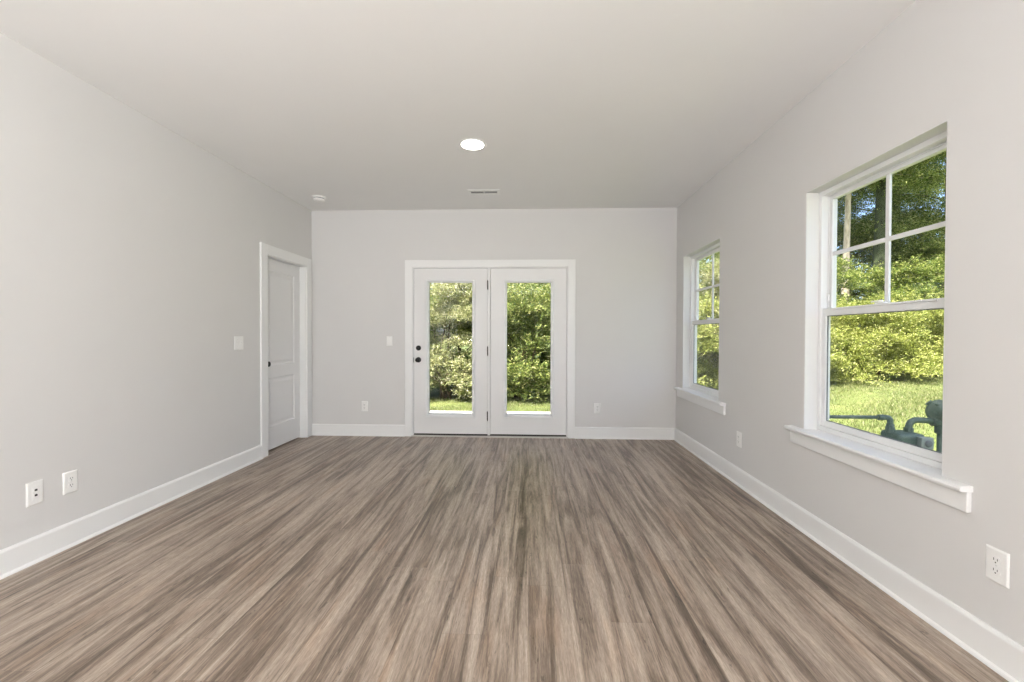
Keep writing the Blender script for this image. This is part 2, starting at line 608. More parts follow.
# ------------------------------------------------------------------ windows
def window(name, W, label, sill_y):
    y0, y1, z0, z1 = W
    root = empty(name, (XR, (y0 + y1) / 2, z0), label, 'window', kind='structure')
    m = M['vinyl']
    # painted jamb boards lining the opening
    b = MB()
    b.box(XR + 0.001, XR + 0.079, y0, y0 + 0.006, z0, z1, M['liner'])
    b.box(XR + 0.001, XR + 0.079, y1 - 0.006, y1, z0, z1, M['liner'])
    b.box(XR + 0.001, XR + 0.079, y0 + 0.006, y1 - 0.006, z1 - 0.006, z1, M['liner'])
    b.build('jamb_liner', root)
    # vinyl frame with an inner track
    b = MB()
    fx0, fx1 = XR + 0.078, XR + WT + 0.002
    ring(b, y0, y1, z0, z1, 0.030, fx0, fx1, m, 'yz', wt=0.034, wb=0.030)
    ring(b, y0 + 0.030, y1 - 0.030, z0 + 0.03, z1 - 0.034, 0.010, XR + 0.118, XR + 0.124, m, 'yz')
    ring(b, y0 - 0.06, y1 + 0.06, z0 - 0.06, z1 + 0.06, 0.058, XR + WT + 0.002, XR + WT + 0.026, m, 'yz')
    b.build('window_frame', root, 0.003)
    zm = 1.400
    a0, a1 = y0 + 0.030, y1 - 0.030
    # upper sash (outer track)
    ux0, ux1 = XR + 0.125, XR + 0.155
    b = MB()
    ring(b, a0, a1, zm - 0.045, z1 - 0.034, 0.028, ux0, ux1, m, 'yz', wt=0.026, wb=0.045)
    us = b.build('upper_sash', root, 0.003)
    b = MB()
    g0, g1, gz0, gz1 = a0 + 0.028, a1 - 0.028, zm, z1 - 0.060
    b.box(ux0 + 0.008, ux0 + 0.012, g0 - 0.004, g1 + 0.004, gz0 - 0.004, gz1 + 0.004, M['glass'])
    sub(b, 'glass_pane', us)
    yc, zc = (g0 + g1) / 2, (gz0 + gz1) / 2
    b = MB()
    b.box(ux0 + 0.004, ux0 + 0.016, yc - 0.0115, yc + 0.0115, gz0, gz1, m)
    b.box(ux0 + 0.004, ux0 + 0.016, g0, yc - 0.0115, zc - 0.0115, zc + 0.0115, m)
    b.box(ux0 + 0.004, ux0 + 0.016, yc + 0.0115, g1, zc - 0.0115, zc + 0.0115, m)
    sub(b, 'muntin', us)
    # lower sash (inner track)
    lx0, lx1 = XR + 0.088, XR + 0.118
    b = MB()
    ring(b, a0, a1, z0 + 0.030, zm, 0.034, lx0, lx1, m, 'yz', wt=0.046, wb=0.036)
    b.box(lx0 - 0.008, lx0, a0 + 0.10, a1 - 0.10, zm - 0.012, zm - 0.004, m)
    ls = b.build('lower_sash', root, 0.003)
    h0, h1, hz0, hz1 = a0 + 0.034, a1 - 0.034, z0 + 0.066, zm - 0.046
    b = MB()
    ring(b, h0, h1, hz0, hz1, 0.004, lx0 + 0.009, lx0 + 0.015, M['gasket'], 'yz')
    sub(b, 'gasket', ls)
    b = MB()
    b.box(lx0 + 0.010, lx0 + 0.014, h0 - 0.003, h1 + 0.003, hz0 - 0.003, hz1 + 0.003, M['glass'])
    sub(b, 'glass_pane', ls)
    # sash lock on the meeting rail
    b = MB()
    b.box(lx0 + 0.004, lx0 + 0.024, (y0 + y1) / 2 - 0.03, (y0 + y1) / 2 + 0.03, zm, zm + 0.008, m)
    b.lathe([(0.010, 0.008), (0.010, 0.018), (0.006, 0.02)], (lx0 + 0.014, (y0 + y1) / 2, zm), (0, 0, 1), m, 16)
    b.box(lx0 - 0.004, lx0 + 0.012, (y0 + y1) / 2, (y0 + y1) / 2 + 0.045, zm + 0.010, zm + 0.017, m)
    sub(b, 'sash_lock', ls, 0.001)
    # small night latch in the side track of the upper sash
    b = MB()
    b.box(XR + 0.112, XR + 0.126, a1 - 0.014, a1 - 0.002, zm + 0.05, zm + 0.085, m)
    b.build('night_latch', root, 0.001)
    # stool and apron
    s0, s1 = sill_y
    b = MB()
    pr = [(XR - 0.048, z0 - 0.020), (XR - 0.051, z0 - 0.011), (XR - 0.048, z0 - 0.002), (XR - 0.043, z0), (XR, z0), (XR, z0 - 0.023), (XR - 0.043, z0 - 0.023)]
    b.prism(pr, 'y', s0, s1, M['trim'])
    b.box(XR, XR + 0.085, y0, y1, z0 - 0.024, z0 + 0.0005, M['trim'])
    b.build('window_sill', root)
    b = MB()
    b.box(XR - 0.019, XR, s0 + 0.004, s1 - 0.012, z0 - 0.106, z0 - 0.0232, M['trim'])
    b.build('apron', root, 0.003)
    return root


window('window_1', W1, 'large white window nearest the camera on the right wall, lawn and gas meter outside', (1.770, 2.950))
window('window_2', W2, 'smaller-looking white window on the right wall near the back corner', (3.918, 5.150))

# ------------------------------------------------------------------ french doors
fd = empty('door_1', ((FD[0] + FD[1]) / 2, YB, 0), 'pair of white full-glass french doors in the back wall', 'door', kind='structure')
b = MB()
b.box(FD[0], FD[0] + 0.022, YB, YB + 0.16, 0.012, FD[3], M['trim'])
b.box(FD[1] - 0.022, FD[1], YB, YB + 0.16, 0.012, FD[3], M['trim'])
b.box(FD[0] + 0.022, FD[1] - 0.022, YB, YB + 0.16, FD[3] - 0.020, FD[3], M['trim'])
b.box(-0.500, -0.470, YB - 0.004, YB + 0.11, 0.020, FD[3] - 0.020, M['door'])
b.build('door_frame', fd, 0.002)
b = MB()
b.box(FD[0], FD[1], YB - 0.022, YB + 0.19, 0.0, 0.014, M['alum'])
b.box(FD[0] + 0.022, FD[1] - 0.022, YB + 0.01, YB + 0.15, 0.014, 0.022, M['sweep'])
b.build('threshold', fd, 0.002)


def glass_door(name, x0, x1, lx0, lx1, yf):
    z0, z1 = 0.034, 2.036
    gz0, gz1 = 0.264, 1.872
    m = M['door']
    b = MB()
    # slab with the lite cut out
    b.box(x0, lx0, yf, yf + 0.044, z0, z1, m)
    b.box(lx1, x1, yf, yf + 0.044, z0, z1, m)
    b.box(lx0, lx1, yf, yf + 0.044, gz1, z1, m)
    b.box(lx0, lx1, yf, yf + 0.044, z0, gz0, m)
    d = b.build(name, fd)
    # raised lite frame: outer bead, slope, inner lip; mitred corners
    b = MB()
    for side, s in ((yf, -1), (yf + 0.044, 1)):
        prof = [(-0.031, 0.0), (-0.030, 0.012), (-0.025, 0.019), (-0.012, 0.019), (-0.004, 0.008), (0.006, 0.005), (0.006, -0.012)]
        rings = []
        for (o, h) in prof:
            y = side + s * h
            rings.append([(lx0 + o, y, gz0 + o), (lx1 - o, y, gz0 + o), (lx1 - o, y, gz1 - o), (lx0 + o, y, gz1 - o)])
        vs = [p for r_ in rings for p in r_]
        fs = []
        for i in range(len(rings) - 1):
            for k in range(4):
                fs.append((i * 4 + k, i * 4 + (k + 1) % 4, (i + 1) * 4 + (k + 1) % 4, (i + 1) * 4 + k))
        b.add(vs, fs, M['vinyl'])
    sub(b, 'lite_frame', d)
    b = MB()
    b.box(lx0 + 0.001, lx1 - 0.001, yf + 0.020, yf + 0.024, gz0 + 0.001, gz1 - 0.001, M['glass'])
    sub(b, 'glass_pane', d)
    b = MB()
    b.box(x0 + 0.002, x1 - 0.002, yf + 0.004, yf + 0.040, 0.022, z0, M['sweep'])
    sub(b, 'door_sweep', d)
    return d


dl = glass_door('door_leaf', -1.399, -0.503, -1.222, -0.683, YB + 0.006)
dr = glass_door('fixed_panel', -0.467, 0.446, -0.276, 0.264, YB + 0.010)
# dark strip standing in for the shaded gap round the working leaf
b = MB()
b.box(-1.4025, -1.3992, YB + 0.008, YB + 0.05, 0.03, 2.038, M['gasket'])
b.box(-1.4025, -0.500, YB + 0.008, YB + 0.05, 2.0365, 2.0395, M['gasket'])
b.build('leaf_gap_shade', fd)


def knob(b, c, d, r, m):
    b.lathe([(r * 1.12, 0.0), (r * 1.12, 0.006), (r * 0.95, 0.010), (r * 0.42, 0.012), (r * 0.40, 0.026), (r * 0.75, 0.034), (r * 0.98, 0.044), (r * 0.95, 0.056), (r * 0.6, 0.062), (0.001, 0.063)], c, d, m, 28)


b = MB()
knob(b, (-1.343, YB + 0.006, 0.930), (0, -1, 0), 0.029, M['black'])
sub(b, 'door_knob', dl)
b = MB()
b.lathe([(0.031, 0.0), (0.031, 0.008), (0.026, 0.014), (0.018, 0.015), (0.001, 0.015)], (-1.343, YB + 0.006, 1.073), (0, -1, 0), M['black'], 28)
b.box(-1.347, -1.339, YB - 0.024, YB - 0.006, 1.058, 1.088, M['black'])
sub(b, 'deadbolt', dl, 0.001)
b = MB()
b.box(-1.4025, -1.397, YB - 0.006, YB + 0.004, 0.900, 0.960, M['black'])
b.build('strike_plate', fd)
for z in (1.835, 1.040, 0.255):
    b = MB()
    b.lathe([(0.0068, -0.052), (0.0068, 0.052)], (-0.5015, YB - 0.008, z), (0, 0, 1), M['hinge'], 14)
    b.lathe([(0.0045, -0.058), (0.0045, 0.058)], (-0.5015, YB - 0.008, z), (0, 0, 1), M['hinge'], 10)
    b.box(-0.5045, -0.4985, YB - 0.006, YB + 0.012, z - 0.05, z + 0.05, M['hinge'])
    b.build('hinge', fd)

# ------------------------------------------------------------------ panelled door in the left wall
ld = empty('door_2', (XL, (LD[0] + LD[1]) / 2, 0), 'white two-panel door in the left wall, closed, beside the back corner', 'door', kind='structure')
b = MB()
b.box(XL - LT, XL, LD[0], LD[0] + 0.018, 0, LD[3], M['trim'])
b.box(XL - LT, XL, LD[1] - 0.018, LD[1], 0, LD[3], M['trim'])
b.box(XL - LT, XL, LD[0] + 0.018, LD[1] - 0.018, LD[3] - 0.018, LD[3], M['trim'])
b.build('door_jamb', ld, 0.002)
sx = XL - 0.070                                     # room-side face of the slab
y0, y1, z0, z1 = LD[0] + 0.021, LD[1] - 0.021, 0.014, LD[3] - 0.021
b = MB()
st = 0.118
pan = [(0.255, 0.772), (0.905, 1.905)]
b.box(sx - 0.035, sx, y0, y0 + st, z0, z1, M['door'])
b.box(sx - 0.035, sx, y1 - st, y1, z0, z1, M['door'])
for a, c in ((z0, pan[0][0]), (pan[0][1], pan[1][0]), (pan[1][1], z1)):
    b.box(sx - 0.035, sx, y0 + st, y1 - st, a, c, M['door'])
slab = b.build('door_slab', ld)
for a, c in pan:
    b = MB()
    rings = []
    for o, h in ((0.0, 0.0), (0.006, -0.007), (0.018, -0.009), (0.026, -0.009), (0.05, -0.003)):
        rings.append([(sx + h, y0 + st + o, a + o), (sx + h, y1 - st - o, a + o), (sx + h, y1 - st - o, c - o), (sx + h, y0 + st + o, c - o)])
    vs = [p for r_ in rings for p in r_]
    fs = []
    for i in range(len(rings) - 1):
        for k in range(4):
            fs.append((i * 4 + k, i * 4 + (k + 1) % 4, (i + 1) * 4 + (k + 1) % 4, (i + 1) * 4 + k))
    n_ = (len(rings) - 1) * 4
    fs.append((n_, n_ + 1, n_ + 2, n_ + 3))
    b.add(vs, fs, M['door'])
    sub(b, 'door_panel', slab)
b = MB()
knob(b, (sx, y0 + 0.066, 0.925), (1, 0, 0), 0.028, M['black'])
sub(b, 'door_knob', slab)


# ------------------------------------------------------------------ outlets and switches
def frame_of(wall):
    """outward normal and horizontal direction for a wall plate"""
    return {'back': (Vector((0, -1, 0)), Vector((1, 0, 0))), 'left': (Vector((1, 0, 0)), Vector((0, 1, 0))), 'right': (Vector((-1, 0, 0)), Vector((0, -1, 0)))}[wall]


def plate(name, wall, u, z, kind, label, cat, gangs=1, group=None, wid=0.080, hei=0.125):
    n, h = frame_of(wall)
    base = {'back': Vector((u, YB, z)), 'left': Vector((XL, u, z)), 'right': Vector((XR, u, z))}[wall]
    root = empty(name, base, label, cat, group)

    def bx(b, a0, a1, z0, z1, d0, d1, m):
        vs = [h * a + Vector((0, 0, q)) + n * d for a in (a0, a1) for q in (z0, z1) for d in (d0, d1)]
        b.add(vs, [(0, 1, 3, 2), (4, 6, 7, 5), (0, 4, 5, 1), (2, 3, 7, 6), (0, 2, 6, 4), (1, 5, 7, 3)], m)

    def put(b, nm, bevel=0.0, par=None):
        o = b.build(nm, None, bevel)
        o.parent = par or root
        return o
    W_ = wid + (gangs - 1) * 0.046
    b = MB()
    hw, hh = W_ / 2, hei / 2
    pr = [(0, 0.0), (0, 0.003), (0.005, 0.0062), (0.009, 0.0065)]
    vs, fs = [], []
    for o, d in pr:
        vs += [h * (sx_ * (hw - o)) + Vector((0, 0, sz * (hh - o))) + n * d for sx_, sz in ((-1, -1), (1, -1), (1, 1), (-1, 1))]
    for i in range(3):
        for k in range(4):
            fs.append((i * 4 + k, i * 4 + (k + 1) % 4, (i + 1) * 4 + (k + 1) % 4, (i + 1) * 4 + k))
    fs.append((12, 13, 14, 15))
    fs.append((3, 2, 1, 0))
    b.add(vs, fs, M['plastic'])
    put(b, 'wall_plate')
    if kind == 'duplex':
        for s in (-1, 1):
            b = MB()
            zc = s * 0.0195
            prof = []
            for k in range(20):
                a = 2 * PI * k / 20
                prof.append((0.0172 * math.cos(a), max(-0.0142, min(0.0142, 0.0172 * math.sin(a)))))
            vs = [h * p[0] + Vector((0, 0, zc + p[1])) + n * d for d in (0.006, 0.0088) for p in prof]
            fs = [(k, (k + 1) % 20, 20 + (k + 1) % 20, 20 + k) for k in range(20)] + [tuple(range(20, 40))]
            b.add(vs, fs, M['plastic'])
            bx(b, -0.0078, -0.0052, zc - 0.001, zc + 0.0085, 0.0085, 0.0090, M['slot'])
            bx(b, 0.0052, 0.0078, zc - 0.0005, zc + 0.0078, 0.0085, 0.0090, M['slot'])
            b.lathe([(0.0027, 0.0085), (0.0027, 0.0090)], Vector((0, 0, zc - 0.0075)), n, M['slot'], 12, False)
            put(b, 'receptacle')
        b = MB()
        b.lathe([(0.0032, 0.006), (0.0030, 0.0076), (0.001, 0.008)], (0, 0, 0), n, M['screw'], 12)
        put(b, 'screw')
    elif kind == 'jack':
        b = MB()
        bx(b, -0.017, 0.017, -0.034, 0.034, 0.006, 0.0082, M['plastic'])
        put(b, 'insert', 0.001)
        for zc in (0.016, -0.012):
            b = MB()
            bx(b, -0.009, 0.009, zc - 0.008, zc + 0.008, 0.0082, 0.0098, M['plastic'])
            bx(b, -0.007, 0.007, zc - 0.005, zc + 0.005, 0.0096, 0.0101, M['slot'])
            bx(b, -0.003, 0.003, zc + 0.005, zc + 0.007, 0.0096, 0.0101, M['slot'])
            put(b, 'data_jack')
    elif kind in ('toggle', 'rocker'):
        for g in range(gangs):
            c = (g - (gangs - 1) / 2) * 0.046
            if kind == 'rocker':
                b = MB()
                vs = [h * (c + a) + Vector((0, 0, q)) + n * d for a in (-0.0165, 0.0165) for q, d in ((-0.033, 0.006), (-0.033, 0.0105), (0.0, 0.0078), (0.033, 0.0092), (0.033, 0.006))]
                fs = [(0, 1, 2, 3, 4), (9, 8, 7, 6, 5)] + [(i, (i + 1) % 5, 5 + (i + 1) % 5, 5 + i) for i in range(5)]
                b.add(vs, fs, M['plastic'])
                put(b, 'rocker')
            else:
                b = MB()
                bx(b, c - 0.006, c + 0.006, -0.0125, 0.0125, 0.006, 0.0075, M['plastic'])
                vs = [h * (c + a) + Vector((0, 0, q)) + n * d for a in (-0.0045, 0.0045) for q, d in ((-0.006, 0.0072), (0.008, 0.0175), (0.0125, 0.0165), (0.008, 0.0072))]
                fs = [(0, 1, 2, 3), (7, 6, 5, 4)] + [(i, (i + 1) % 4, 4 + (i + 1) % 4, 4 + i) for i in range(4)]
                b.add(vs, fs, M['plastic'])
                put(b, 'toggle')
        for g in range(gangs):
            c = (g - (gangs - 1) / 2) * 0.046
            for zc in (-0.030, 0.030):
                if kind == 'rocker':
                    zc *= 1.62
                b = MB()
                b.lathe([(0.003, 0.0060), (0.0028, 0.0074), (0.001, 0.0078)], h * c + Vector((0, 0, zc)), n, M['screw'], 10)
                put(b, 'screw')
    return root


plate('wall_outlet', 'left', 2.416, 0.369, 'duplex', 'white duplex outlet on the left wall, right of the data plate', 'outlet', group='power outlets low on the walls')
plate('data_outlet', 'left', 2.233, 0.371, 'jack', 'white plate with two dark jacks at the near end of the left wall', 'outlet')
plate('light_switch', 'left', 3.889, 1.152, 'toggle', 'white double switch plate on the left wall beside the panelled door', 'switch', gangs=2)
plate('light_switch', 'back', -1.698, 1.157, 'rocker', 'white single switch on the back wall left of the french doors', 'switch', wid=0.074, hei=0.118)
plate('wall_outlet', 'back', -2.005, 0.360, 'duplex', 'white outlet low on the back wall left of the french doors', 'outlet', group='power outlets low on the walls')
plate('wall_outlet', 'back', 0.815, 0.361, 'duplex', 'white outlet low on the back wall right of the french doors', 'outlet', group='power outlets low on the walls')
plate('wall_outlet', 'right', 1.676, 0.378, 'duplex', 'large-looking white outlet on the right wall at the right edge of the photo', 'outlet', group='power outlets low on the walls')
plate('wall_outlet', 'right', 3.667, 0.374, 'duplex', 'small-looking white outlet on the right wall between the two windows', 'outlet', group='power outlets low on the walls')

# ------------------------------------------------------------------ ceiling fittings
cl = empty('recessed_light', (-0.455, 3.462, H), 'round lit recessed light in the ceiling', 'ceiling light')
b = MB()
n = 48
pr = [(0.112, 0.0), (0.111, -0.003), (0.106, -0.0045), (0.094, -0.0045), (0.088, -0.0035), (0.086, -0.001)]
vs, fs = [], []
for r, h_ in pr:
    vs += [(r * math.cos(2 * PI * k / n), r * math.sin(2 * PI * k / n), h_) for k in range(n)]
for i in range(len(pr) - 1):
    for k in range(n):
        fs.append((i * n + k, i * n + (k + 1) % n, (i + 1) * n + (k + 1) % n, (i + 1) * n + k))
b.add(vs, fs, M['plastic'], True)
o = b.build('trim_ring')
o.parent = cl
b = MB()
b.lathe([(0.0885, -0.0030), (0.088, -0.0052), (0.075, -0.0075), (0.05, -0.0085), (0.001, -0.009)], (0, 0, 0), (0, 0, 1), M['lit'], 48)
o = b.build('diffuser')
o.parent = cl

sd = empty('smoke_detector', (-2.314, 4.718, H), 'round white smoke detector on the ceiling near the left corner', 'smoke detector')
b = MB()
b.lathe([(0.073, 0.0), (0.073, -0.010), (0.068, -0.016), (0.060, -0.017)], (0, 0, 0), (0, 0, 1), M['plastic'], 40)
o = b.build('base_plate')
o.parent = sd
b = MB()
b.lathe([(0.058, -0.017), (0.057, -0.024)], (0, 0, 0), (0, 0, 1), M['gasket'], 40)
b.lathe([(0.062, -0.024), (0.060, -0.034), (0.050, -0.043), (0.034, -0.047), (0.001, -0.048)], (0, 0, 0), (0, 0, 1), M['plastic'], 40)
o = b.build('housing')
o.parent = sd
b = MB()
b.lathe([(0.011, -0.047), (0.010, -0.051), (0.001, -0.0515)], (0.012, -0.018, 0), (0, 0, 1), M['screw'], 18)
o = b.build('test_button')
o.parent = sd

vt = empty('ceiling_vent', (-0.482, 4.606, H), 'white slotted air vent in the ceiling beyond the light', 'vent')
b = MB()
for (a0, a1, c0, c1) in ((-0.168, -0.138, -0.078, 0.078), (0.138, 0.168, -0.078, 0.078), (-0.138, 0.138, 0.034, 0.078), (-0.138, 0.138, -0.078, -0.034), (-0.006, 0.006, -0.034, 0.034)):
    b.box(a0, a1, c0, c1, -0.007, 0.0, M['plastic'])
o = b.build('vent_frame', None, 0.002)
o.parent = vt
b = MB()
b.box(-0.140, 0.140, -0.036, 0.036, -0.0012, -0.0004, M['slot'])
o = b.build('duct_opening')
o.parent = vt
for k in range(3):
    for s, (a0, a1) in ((1, (-0.138, -0.006)), (-1, (0.006, 0.138))):
        yy = -0.019 + k * 0.021
        b = MB()
        b.add([(a0, yy - 0.007, -0.007), (a1, yy - 0.007, -0.007), (a1, yy + 0.004, -0.0012), (a0, yy + 0.004, -0.0012), (a0, yy - 0.0058, -0.0075), (a1, yy - 0.0058, -0.0075), (a1, yy + 0.0052, -0.0017), (a0, yy + 0.0052, -0.0017)],
              [(0, 1, 2, 3), (7, 6, 5, 4), (0, 4, 5, 1), (1, 5, 6, 2), (2, 6, 7, 3), (3, 7, 4, 0)], M['plastic'])
        o = b.build('louver')
        o.parent = vt


# ------------------------------------------------------------------ outside: ground
def smooth(t):
    t = np.clip(t, 0, 1)
    return t * t * (3 - 2 * t)


def gz(x, y):
    """height of the lawn"""
    x = np.asarray(x, float)
    y = np.asarray(y, float)
    return -0.13 + 0.33 * smooth((x - 2.2) / 5.0) + 0.5 * smooth((y - 12) / 14.0) + 0.5 * smooth((x - 11) / 14.0) + 0.012 * np.sin(x * 1.7 + y * 0.9)


nx, ny = 90, 90
gx = np.linspace(-26, 46, nx)
gy = np.linspace(-14, 46, ny)
X, Y = np.meshgrid(gx, gy)
inside = (X > XL - 0.5) & (X < XR + 0.3) & (Y > YR - 0.5) & (Y < YB + 0.3)
Z = gz(X, Y)
vs = np.stack([X.ravel(), Y.ravel(), np.where(inside, -0.4, Z).ravel()], 1)
fs = [(j * nx + i, j * nx + i + 1, (j + 1) * nx + i + 1, (j + 1) * nx + i) for j in range(ny - 1) for i in range(nx - 1)]
b = MB()
b.add(vs.tolist(), fs, M['soil'], True)
tag(b.build('lawn_ground'), 'sunny mown lawn rising gently to the hedge', 'lawn', kind='structure')

b = MB()
b.box(-3.4, 1.95, YB + WT + 0.001, 7.36, -0.35, -0.055, M['concrete'])
tag(b.build('patio_slab', bevel=0.01), 'pale concrete patio outside the french doors', 'patio', kind='structure')


def raw_mesh(name, v, tri, mat, parent=None, smooth_=False):
    me = bpy.data.meshes.new(name)
    v = np.asarray(v, np.float32)
    tri = np.asarray(tri, np.int32)
    me.vertices.add(len(v))
    me.vertices.foreach_set('co', v.ravel())
    me.loops.add(tri.size)
    me.loops.foreach_set('vertex_index', tri.ravel())
    me.polygons.add(len(tri))
    me.polygons.foreach_set('loop_start', np.arange(0, tri.size, 3, dtype=np.int32))
    me.polygons.foreach_set('loop_total', np.full(len(tri), 3, np.int32))
    me.materials.append(mat)
    me.update(calc_edges=True)
    o = bpy.data.objects.new(name, me)
    C.objects.link(o)
    if parent is not None:
        o.parent = parent
    return o


def grass(name, regions, seed, label):
    rg = np.random.default_rng(seed)
    V, T, off = [], [], 0
    for (x0, x1, y0, y1, dens, cond) in regions:
        k = int((x1 - x0) * (y1 - y0) * dens)
        x = rg.uniform(x0, x1, k)
        y = rg.uniform(y0, y1, k)
        keep = cond(x, y)
        x, y = x[keep], y[keep]
        k = len(x)
        z = gz(x, y) - 0.004
        # mown tufts: height varies in broad soft bands
        hgt = rg.uniform(0.022, 0.05, k) * (1 + 0.45 * np.sin(x * 2.1 - y * 3.4 + 0.6 * np.sin(x * 1.3)))
        an = rg.uniform(0, 2 * PI, k)
        ln = rg.uniform(0.1, 0.9, k) * hgt
        la = rg.uniform(0, 2 * PI, k)
        wv = rg.uniform(0.004, 0.007, k)
        b0 = np.stack([x - np.cos(an) * wv, y - np.sin(an) * wv, z], 1)
        b1 = np.stack([x + np.cos(an) * wv, y + np.sin(an) * wv, z], 1)
        tp = np.stack([x + np.cos(la) * ln, y + np.sin(la) * ln, z + hgt], 1)
        V.append(np.stack([b0, b1, tp], 1).reshape(-1, 3))
        T.append(np.arange(3 * k).reshape(-1, 3) + off)
        off += 3 * k
    o = raw_mesh(name, np.concatenate(V), np.concatenate(T), M['grass'])
    return tag(o, label, 'grass', kind='stuff')


grass('lawn_grass', [
    (2.05, 12.0, 1.2, 11.0, 1400, lambda x, y: (x / y > 0.48) & (x / y < 1.25)),
    (-4.0, 2.2, 7.37, 9.4, 1500, lambda x, y: x > -50),
    (2.2, 5.5, 7.4, 9.6, 500, lambda x, y: x > -50),
], 5, 'short sunlit lawn grass outside the doors and windows')


# ------------------------------------------------------------------ outside: plants
def sprays(rg, org, dirs, length, leaves, leaf_len, leaf_w, droop=0.35, jit=0.5):
    """leafy twigs: at each origin a twig runs along dirs and carries alternating leaves"""
    k = len(org)
    dirs = dirs / np.linalg.norm(dirs, axis=1, keepdims=True)
    t = (np.arange(leaves) + 0.5) / leaves
    L = length * rg.uniform(0.6, 1.25, (k, 1))
    pos = org[:, None, :] + dirs[:, None, :] * (L * t)[..., None]
    pos[..., 2] -= droop * L * t ** 2
    pos = pos.reshape(-1, 3) + rg.normal(0, 0.012, (k * leaves, 3))
    m = k * leaves
    dd = np.repeat(dirs, leaves, 0)
    rnd = rg.normal(0, 1, (m, 3))
    lat = np.cross(dd, np.array([0, 0, 1.0]) + 0.35 * rnd)
    lat /= np.linalg.norm(lat, axis=1, keepdims=True) + 1e-9
    side = np.where(np.arange(m) % 2 == 0, 1.0, -1.0)[:, None]
    ax = dd * 0.55 + lat * side * 0.8 + jit * rg.normal(0, 0.6, (m, 3))
    ax[:, 2] -= 0.12
    ax /= np.linalg.norm(ax, axis=1, keepdims=True) + 1e-9
    up = np.array([0, 0, 1.0]) + jit * rg.normal(0, 0.8, (m, 3)) + dd * 0.4
    wd = np.cross(ax, up)
    wd /= np.linalg.norm(wd, axis=1, keepdims=True) + 1e-9
    nr = np.cross(wd, ax)
    ll = leaf_len * rg.uniform(0.6, 1.3, (m, 1))
    ww = leaf_w * rg.uniform(0.7, 1.25, (m, 1))
    p0 = pos
    p1 = pos + ax * ll * 0.45 + wd * ww * 0.5 + nr * ww * 0.18
    p2 = pos + ax * ll
    p3 = pos + ax * ll * 0.45 - wd * ww * 0.5 + nr * ww * 0.18
    V = np.stack([p0, p1, p2, p3], 1).reshape(-1, 3)
    q = np.arange(m)[:, None] * 4
    T = np.concatenate([q + np.array([[0, 1, 2]]), q + np.array([[0, 2, 3]])], 0)
    return V, T


def unit(rg, k):
    d = rg.normal(0, 1, (k, 3))
    return d / np.linalg.norm(d, axis=1, keepdims=True)


def join(parts):
    V, T, o = [], [], 0
    for v, t in parts:
        V.append(v)
        T.append(t + o)
        o += len(v)
    return np.concatenate(V), np.concatenate(T)


def shrub_proto(seed, mat, rx, ry, hz, n_sub=44, n_spray=3000, leaf=0.062, wid=0.03, low=True):
    """a dense bush: billows of leafy sprays over a body that reaches the ground, and its stems"""
    rg = np.random.default_rng(seed)
    root = bpy.data.objects.new('hedge_shrub', None)
    C.objects.link(root)
    # billow centres inside the body
    cs, rs = [], []
    for i in range(n_sub):
        zz = rg.uniform(0.05, 0.88) ** 1.15
        k = 1.0 - 0.45 * max(0, zz - 0.45) / 0.55
        an = rg.uniform(0, 2 * PI)
        rr = math.sqrt(rg.uniform(0.0, 0.75))
        cs.append((rx * k * rr * math.cos(an), ry * k * rr * math.sin(an), hz * zz))
        rs.append(rg.uniform(0.24, 0.46))
    cs, rs = np.array(cs), np.array(rs)
    pick = rg.integers(0, n_sub, n_spray)
    d = unit(rg, n_spray)
    d[:, 2] = np.abs(d[:, 2]) * 0.8 + d[:, 2] * 0.3
    org = cs[pick] + d * (rs[pick] * rg.uniform(0.3, 1.0, n_spray))[:, None]
    org[:, 2] = np.maximum(org[:, 2], 0.04)
    rad = org * np.array([1, 1, 0.3]) + np.array([0, 0, 0.25])
    rad /= np.linalg.norm(rad, axis=1, keepdims=True)
    dr = d * 0.55 + rad * 0.55 + np.array([0, 0, 0.35]) + rg.normal(0, 0.25, (n_spray, 3))
    V, T = sprays(rg, org, dr, 0.30, 12, leaf, wid, 0.45)
    # long arching shoots on the upper half
    ks = 46
    sel = rg.integers(0, n_sub, ks)
    o2 = cs[sel] + unit(rg, ks) * 0.2
    o2[:, 2] = np.maximum(o2[:, 2], hz * 0.35)
    d2 = o2 * np.array([0.8, 0.8, 0.0]) + rg.normal(0, 0.3, (ks, 3)) + np.array([0, 0, 0.9])
    V2, T2 = sprays(rg, o2, d2, 0.75, 22, leaf * 1.1, wid, 0.55)
    V, T = join([(V, T), (V2, T2)])
    V[:, 2] = np.maximum(V[:, 2], 0.01)
    raw_mesh('foliage', V, T, mat, root)
    b = MB()
    rd = random.Random(seed)
    for i in range(9):
        a = rd.uniform(0, 2 * PI)
        e = cs[rd.randrange(n_sub)]
        p0 = Vector((0.16 * math.cos(a), 0.16 * math.sin(a), -0.05))
        p2 = Vector(e)
        p1 = (p0 + p2) / 2 + Vector((rd.uniform(-.12, .12), rd.uniform(-.12, .12), 0.15))
        b.tube([p0, p0.lerp(p1, .5) + Vector((0, 0, .05)), p1, p1.lerp(p2, .55), p2], [0.022, 0.019, 0.016, 0.011, 0.005], M['bark'], 7)
    st = b.build('stem')
    st.parent = root
    return root


